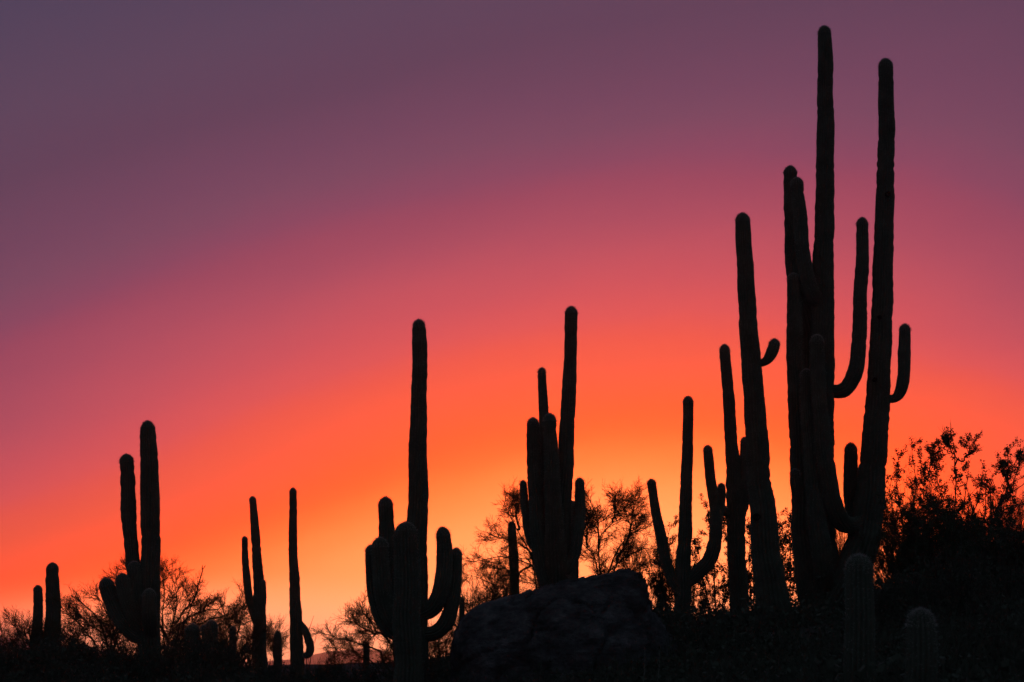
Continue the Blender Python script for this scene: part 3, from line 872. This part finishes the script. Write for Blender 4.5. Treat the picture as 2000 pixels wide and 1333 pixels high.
traced('palo_verde_tree', 'tree', 'low brushy palo verde left of the thin saguaro with one slim arm', GP, 42,
    [[(450, 1305), (448, 1240), (440, 1200), (430, 1175)], [(450, 1305), (465, 1232), (475, 1195), (470, 1178)], [(450, 1305), (420, 1245), (402, 1218), (388, 1200)], [(450, 1305), (490, 1245), (502, 1215)], [(445, 1305), (430, 1250), (455, 1210)]], 203, False, 1.0)
palo('small fine bush between the two thin pole saguaros', 540, 1205, 48, 2, 40, 0.9)
traced('palo_verde_tree', 'tree', 'sparse twiggy bush at the far left edge by the shorter column', GP, 40,
    [[(60, 1300), (45, 1252), (32, 1230), (22, 1218)], [(60, 1300), (22, 1268), (2, 1252), (-22, 1242)], [(62, 1300), (60, 1242), (55, 1222)], [(65, 1300), (86, 1254), (95, 1236)], [(40, 1300), (15, 1280), (-10, 1272)]], 204, False, 0.8)
traced('palo_verde_tree', 'tree', 'palo verde sweeping left from behind the paired arm saguaro', GP, 37,
    [[(778, 1350), (770, 1282), (755, 1242), (735, 1220), (715, 1202), (703, 1188)], [(778, 1350), (742, 1272), (700, 1256), (665, 1247), (640, 1240)], [(778, 1350), (765, 1232), (760, 1198), (752, 1176)], [(775, 1350), (722, 1288), (690, 1282), (655, 1272)], [(755, 1242), (730, 1236), (705, 1228), (690, 1215)]], 205, False, 1.3)
palo('palo verde low behind the right arms of the paired arm saguaro', 868, 1205, 36, 3, 65, 5.0)
palo('small palo verde in front of the pink far hill', 650, 1262, 39, 2, 36, 1.4)
traced('palo_verde_tree', 'tree', 'tall palo verde behind the boulder, left of the many armed saguaro', GP, 40,
    [[(1062, 1260), (1055, 1132), (1040, 1104), (1000, 1090), (975, 1086), (945, 1094), (914, 1101)], [(1062, 1260), (1040, 1088), (1016, 1042), (995, 1008), (974, 978)], [(1055, 1125), (1036, 1072), (1010, 1056), (985, 1050), (952, 1040)], [(1060, 1260), (1010, 1162), (970, 1142), (930, 1128), (914, 1122)], [(1060, 1260), (1000, 1178), (950, 1168), (912, 1182)], [(1062, 1260), (1046, 1034), (1032, 988)], [(1016, 1042), (1008, 1005), (1004, 982)], [(1040, 1104), (1010, 1120), (985, 1110)]], 206, False, 1.3)
palo('dense low palo verde over the left shoulder of the boulder', 950, 1100, 38, 3, 75, 0.3)
traced('palo_verde_tree', 'tree', 'tall palo verde behind the boulder, right of the many armed saguaro', GP, 38,
    [[(1176, 1230), (1172, 1120), (1168, 1062), (1176, 1040), (1196, 1021), (1226, 1006), (1248, 988)], [(1176, 1230), (1165, 1092), (1150, 1074), (1130, 1052)], [(1176, 1230), (1200, 1108), (1230, 1084), (1262, 1072)], [(1176, 1230), (1190, 1112), (1212, 1062), (1240, 1034), (1274, 1028)], [(1169, 1070), (1164, 1012), (1156, 990), (1150, 978)], [(1200, 1100), (1226, 1052), (1236, 1002), (1238, 980)], [(1180, 1230), (1240, 1112), (1276, 1096), (1290, 1082)], [(1196, 1021), (1200, 1000), (1205, 985)], [(1150, 1074), (1142, 1040), (1148, 1005)]], 207, False, 1.3)
palo('palo verde brush between boulder and forked slender saguaro', 1262, 1045, 39, 3, 65, 1.1)
palo('fine palo verde showing in the gap inside the tallest saguaro', 1642, 970, 44, 2, 42, 0.2)
palo('fine twigged palo verde at the right edge behind leafy bushes', 1985, 950, 40, 1, 90, 3.3)
palo('fine twigged palo verde just right of the tallest saguaro behind leafy bush', 1765, 940, 41, 3, 70, 3.9)
palo('fine twigged palo verde deep in the middle of the right thicket', 1870, 955, 42, 0, 90, 2.4)

traced('creosote_bush', 'bush', 'leafy bush at the foot of the forked slender saguaro, left side', GB, 39,
    [[(1310, 1240), (1305, 1100), (1303, 1055), (1307, 1030)], [(1310, 1240), (1290, 1120), (1282, 1082)], [(1310, 1240), (1330, 1110), (1328, 1062)], [(1310, 1240), (1285, 1160), (1268, 1122)], [(1310, 1240), (1335, 1170), (1345, 1132)]], 211, True, 1.7)
palo('fine brushy palo verde low between the far left columns', 88, 1214, 41, 3, 55, 0.8)
palo('low brushy palo verde behind the fan of fat arms', 262, 1196, 41, 1, 70, 4.4)
palo('low brushy palo verde behind the bare straight branch', 372, 1192, 43, 3, 60, 3.6)
palo('low brushy palo verde behind the thin saguaro with one slim arm', 482, 1212, 46, 0, 50, 5.2)
palo('low brushy palo verde behind the squat cactus pair', 404, 1212, 39, 1, 50, 1.0)

creo('low leafy bush beneath the right arm of the forked slender saguaro', 1352, 1095, 38, 1, 45, 3.2)
traced('creosote_bush', 'bush', 'leafy bush between the forked slender saguaro and its taller neighbour', GB, 40,
    [[(1400, 1240), (1395, 1110), (1390, 1042), (1384, 1004), (1380, 986)], [(1400, 1240), (1370, 1120), (1362, 1075), (1355, 1064)], [(1400, 1240), (1425, 1120), (1422, 1062), (1420, 1032)], [(1400, 1240), (1375, 1160), (1355, 1112)], [(1400, 1240), (1420, 1170), (1428, 1130)], [(1390, 1042), (1408, 1022), (1416, 1004)]], 212, True, 1.7)
traced('creosote_bush', 'bush', 'leafy bush seen between leaning saguaro and its slim neighbour', GB, 40,
    [[(1470, 1240), (1465, 1120), (1462, 1062), (1461, 1018)], [(1470, 1240), (1475, 1100), (1470, 1042)], [(1470, 1240), (1455, 1160), (1450, 1112)], [(1470, 1240), (1490, 1180), (1500, 1122)]], 213, True, 1.7)
traced('creosote_bush', 'bush', 'leafy bush in the gap between leaning and tallest saguaro', GB, 38,
    [[(1535, 1225), (1525, 1100), (1520, 1042), (1513, 1014)], [(1535, 1225), (1545, 1110), (1542, 1052), (1545, 1018)], [(1535, 1225), (1555, 1120), (1560, 1062)], [(1535, 1225), (1515, 1140), (1508, 1092)], [(1535, 1225), (1530, 1080), (1528, 1034)]], 214, True, 1.7)
traced('creosote_bush', 'bush', 'tall leafy bush immediately right of the tallest saguaro', GB, 34,
    [[(1775, 1140), (1785, 1020), (1788, 950), (1785, 900), (1779, 856)], [(1775, 1140), (1760, 1000), (1750, 930), (1754, 888)], [(1775, 1140), (1800, 1000), (1806, 935), (1798, 905)], [(1775, 1140), (1746, 1020), (1738, 965), (1742, 932)], [(1788, 950), (1800, 915), (1808, 890)], [(1775, 1140), (1722, 1050), (1735, 990)]], 208, True, 1.0)
traced('creosote_bush', 'bush', 'tallest leafy bush in the dense thicket at right', GB, 35,
    [[(1850, 1130), (1864, 1000), (1868, 920), (1866, 875), (1858, 848)], [(1850, 1130), (1840, 980), (1828, 922), (1822, 892)], [(1850, 1130), (1880, 1000), (1890, 932), (1893, 905)], [(1867, 905), (1850, 882), (1838, 858)], [(1868, 910), (1884, 892), (1888, 872)], [(1850, 1130), (1830, 1000), (1815, 950), (1810, 918)], [(1850, 1130), (1890, 1040), (1912, 970), (1915, 940)]], 209, True, 1.0)
traced('creosote_bush', 'bush', 'leafy bush with open branching stems arching to the right edge', GB, 36,
    [[(1920, 1090), (1936, 1010), (1960, 976), (1985, 956), (2012, 936)], [(1920, 1090), (1945, 1002), (1968, 950), (1967, 905), (1970, 874)], [(1968, 950), (1982, 912), (1990, 884)], [(1920, 1090), (1925, 1000), (1926, 955), (1920, 920)], [(1960, 976), (1955, 942), (1946, 908)], [(1985, 956), (2000, 918), (2006, 884)], [(1920, 1090), (1950, 1010), (1985, 985), (2010, 975)]], 210, True, 0.8)
creo('leafy bush of middle height between the two highest ones of the right thicket', 1905, 920, 33, 2, 60, 1.3)
creo('dense dark leafy bush low in the middle of the right thicket', 1820, 955, 31, 3, 85, 0.5)
creo('dense dark leafy bush hugging the right side of the tallest saguaro', 1748, 1000, 31.5, 3, 60, 3.5)
creo('dense dark leafy bush filling the right thicket below its highest sprigs', 1862, 975, 30.5, 3, 80, 4.0)
creo('dense dark leafy bush between the thicket middle and the far right edge', 1922, 1005, 30, 3, 75, 5.1)
creo('dense dark leafy bush low at the far right edge', 1975, 1025, 29, 3, 95, 2.0)

SH = [('dark shrub between the plain columns and the nearest palo verde', 132, 1234, 36), ('dark shrub right of the squat pair under the low palo verde', 436, 1244, 35), ('dark shrub left of the squat pair', 352, 1236, 35),
      ('broad dark shrub at the lower left corner', 30, 1246, 30), ('dark shrub under the shorter column at far left', 95, 1248, 34),
      ('dark shrub below the palo verde right of the plain columns', 168, 1238, 33), ('dark shrub at the foot of the saguaro with fat low arms', 240, 1250, 31),
      ('dark shrub right of the foot of the saguaro with fat low arms', 338, 1246, 31), ('dark shrub in front of the squat cactus pair', 396, 1240, 34),
      ('dark shrub left of the foot of the thin saguaro with slim arm', 463, 1246, 36), ('dark shrub between the feet of the two thin poles', 540, 1286, 36),
      ('dark shrub before the pole saguaro with the drooping arm', 590, 1300, 31), ('small dark shrub below the pink far hill', 660, 1298, 32),
      ('dark shrub left of the thick stubby column', 725, 1290, 31), ('dark shrub between the paired arm saguaro and the boulder', 862, 1285, 30),
      ('dark shrub near the bottom edge at left', 130, 1290, 26), ('dark shrub near the bottom edge below the squat pair', 380, 1296, 26),
      ('dark shrub at the right foot of the boulder', 1300, 1196, 27.2), ('dark shrub below the forked slender saguaro', 1372, 1205, 31),
      ('dark shrub below the slim saguaro beside the leaning one', 1440, 1200, 30), ('dark shrub at the foot of the leaning saguaro', 1500, 1192, 29.5),
      ('dark shrub at the left foot of the tallest saguaro', 1566, 1190, 29.5), ('dark shrub right behind the young foreground saguaro', 1715, 1140, 27),
      ('dark shrub above the shortest young saguaro', 1790, 1085, 27), ('dark shrub low in the right thicket', 1870, 1060, 26),
      ('dark shrub at the right edge of the slope', 1960, 1075, 25), ('dark shrub right of the shortest young saguaro', 1890, 1165, 20),
      ('dark shrub at the lower right corner', 1975, 1200, 18), ('dark shrub left of the young foreground saguaro', 1600, 1245, 22),
      ('dark shrub near the bottom edge right of the boulder', 1430, 1268, 23), ('dark shrub in front of the boulder near the bottom edge', 1180, 1300, 23)]
for i, (lb, px, top, Y) in enumerate(SH):
    shrub(lb, px, top, Y, i % 3, 62 * (30.0 / Y) ** 0.5, i * 1.9)

# bare stalks
def stalk(name, label, cat, Y, lines, rbase, mat=M_STEM, group=None):
    first = at(lines[0][0][0], lines[0][0][1], Y)[0]
    base = np.array([first[0], Y, gz(first[0], Y)])
    root = thing(name, label, cat, base, group)
    for i, ln in enumerate(lines):
        pts = []
        for j, q in enumerate(ln):
            p = at(q[0], q[1], Y - (q[2] if len(q) > 2 else 0))[0]
            pts.append(p)
        if i == 0 and pts[0][2] > base[2]:
            pts.insert(0, np.array([pts[0][0], Y, base[2] - .08]))
        pts = np.array(pts) - base
        # subdivide with a little crookedness
        rng = np.random.default_rng(len(label) + i)
        fine = [pts[0]]
        for a, b in zip(pts[:-1], pts[1:]):
            for t in (0.33, 0.66, 1.0):
                fine.append(a + (b - a) * t + (rng.normal(0, .008, 3) if t < 1 else 0))
        fine = np.array(fine)
        r0 = rbase * (1.0 if i == 0 else 0.6)
        rr = np.linspace(r0, r0 * .35, len(fine))
        v, f = tubes(fine[:-1], fine[1:], rr[:-1], rr[1:], 6)
        mesh_obj('stem' if i == 0 else 'branch', v, f, mat, root, smooth=True)
    return root
stalk('bare_sapling', 'bare straight branch with forked tip rising right of the saguaro with fat low arms', 'sapling', 38,
      [[(338, 1295), (352, 1240), (366, 1205), (381, 1165), (390, 1135), (397, 1110), (401, 1105)],
       [(396, 1113), (395, 1104)], [(382, 1166), (372, 1156)], [(386, 1150), (378, 1138)], [(350, 1240), (320, 1232), (300, 1232)], [(366, 1207), (385, 1190)],
       [(352, 1240), (372, 1222), (398, 1208), (420, 1210)]], .020)
stalk('ocotillo', 'thin bare wands rising beside the drooping arm of the pole saguaro', 'ocotillo', 43,
      [[(598, 1335), (600, 1260), (604, 1228), (613, 1203)], [(600, 1320), (612, 1262), (619, 1240), (622, 1222)],
       [(600, 1320), (612, 1258), (617, 1238), (620, 1218)], [(599, 1330), (605, 1250), (608, 1232)]], .011)
stalk('dry_stalk', 'pale dry stalk standing before the right end of the boulder', 'stalk', 23,
      [[(1256, 1345), (1259, 1300), (1257, 1256)]], .008, M_DRY)
stalk('dry_stalk', 'pale crooked forked dry stalk right of the boulder', 'stalk', 23.5,
      [[(1282, 1345), (1288, 1300), (1291, 1262)], [(1287, 1302), (1280, 1284)]], .007, M_DRY)

# dry grass tufts over the near slope
def make_grass():
    rng = np.random.default_rng(77)
    n = 9000
    y = rng.uniform(13, 34, n); x = rng.uniform(-0.32, 0.32, n) * y
    keep = np.array([mnoise.noise(Vector((a * .5, b * .5, 3))) > -0.05 for a, b in zip(x, y)])
    x, y = x[keep], y[keep]
    z = ground_np(x, y)
    P = np.stack([x, y, z], 1)
    P = np.repeat(P, 5, axis=0) + rng.normal(0, .04, (len(P) * 5, 3)) * np.array([1, 1, 0])
    h = rng.uniform(.06, .24, len(P))[:, None]
    tip = P + np.concatenate([rng.normal(0, .35, (len(P), 2)) * h, h], 1)
    side = np.concatenate([rng.normal(0, 1, (len(P), 2)), np.zeros((len(P), 1))], 1)
    side = norm(side) * 0.003
    V = np.stack([P - side - [0, 0, .03], P + side - [0, 0, .03], tip], 1).reshape(-1, 3)
    o = mesh_obj('dry_grass', V, np.arange(len(V)).reshape(-1, 3), material('dry_grass', simple((.09, .08, .05), (.17, .15, .10), 2, .9)))
    tag(o, 'dry grass tufts scattered over the dark slope', 'grass', kind='stuff')
make_grass()

# the black mass of small scrub that covers the slope
def make_undergrowth():
    rng = np.random.default_rng(91)
    LV, SP0, SP1 = [], [], []
    n = 1500
    y = rng.uniform(13, 43, n) ** 1.0; x = rng.uniform(-0.30, 0.30, n) * y
    z = ground_np(x, y)
    hh = (rng.uniform(.14, .40, n) + .45 * rng.uniform(0, 1, n) ** 5) * np.where(x / y > 0.07, 1.2, 1.0) * np.where((x / y > -.11) & (x / y < -.03), .55, 1.0)
    for i in range(n):
        h = hh[i]; w = h * rng.uniform(.8, 1.4)
        k = 130
        d = norm(rng.normal(0, 1, (k, 3))); d[:, 2] = np.abs(d[:, 2])
        q = d * (rng.uniform(.25, 1, (k, 1)) ** .6)
        p = np.array([x[i], y[i], z[i]]) + q * np.array([w, w, h])
        LV.append(p)
        m = 40
        d = norm(rng.normal(0, 1, (m, 3))); d[:, 2] = np.abs(d[:, 2]) + .3
        a0 = np.array([x[i], y[i], z[i]]) + d * np.array([w, w, h]) * .25
        SP0.append(a0); SP1.append(np.array([x[i], y[i], z[i]]) + d * np.array([w, w, h]) * rng.uniform(.8, 1.15, (m, 1)))
    P = np.concatenate(LV)
    lv, lf = leaf_quads(rng, P, .05, 1.5)
    P0, P1 = np.concatenate(SP0), np.concatenate(SP1)
    tv, tf = tubes(P0, P1, np.full(len(P0), .004), np.full(len(P0), .0015), 3)
    o = mesh_obj('undergrowth', np.concatenate([lv, tv]), np.concatenate([lf, tf + len(lv)]), M_SHRUB)
    tag(o, 'dark low scrub covering the slope between the shrubs', 'scrub', kind='stuff')
make_undergrowth()

# ------------------------------------------------------------------ haze over the plain
def make_haze():
    x0, x1, y0, y1, z0, z1 = -5200, 5200, -700, 5200, -22, 84
    V = [(x, y, z) for z in (z0, z1) for y in (y0, y1) for x in (x0, x1)]
    F = [(0, 2, 3, 1), (4, 5, 7, 6), (0, 1, 5, 4), (2, 6, 7, 3), (0, 4, 6, 2), (1, 3, 7, 5)]
    m = bpy.data.materials.new('haze'); m.use_nodes = True
    nt = m.node_tree
    for n in list(nt.nodes):
        nt.nodes.remove(n)
    pv = nt.nodes.new('ShaderNodeVolumePrincipled')
    pv.inputs['Color'].default_value = (1.0, 0.80, 0.86, 1)
    pv.inputs['Density'].default_value = 2.3e-4
    pv.inputs['Anisotropy'].default_value = 0.85
    out = nt.nodes.new('ShaderNodeOutputMaterial')
    nt.links.new(pv.outputs[0], out.inputs['Volume'])
    o = mesh_obj('haze', V, F, m)
    tag(o, 'thin dusk haze over the far plain', 'haze', kind='stuff')
make_haze()
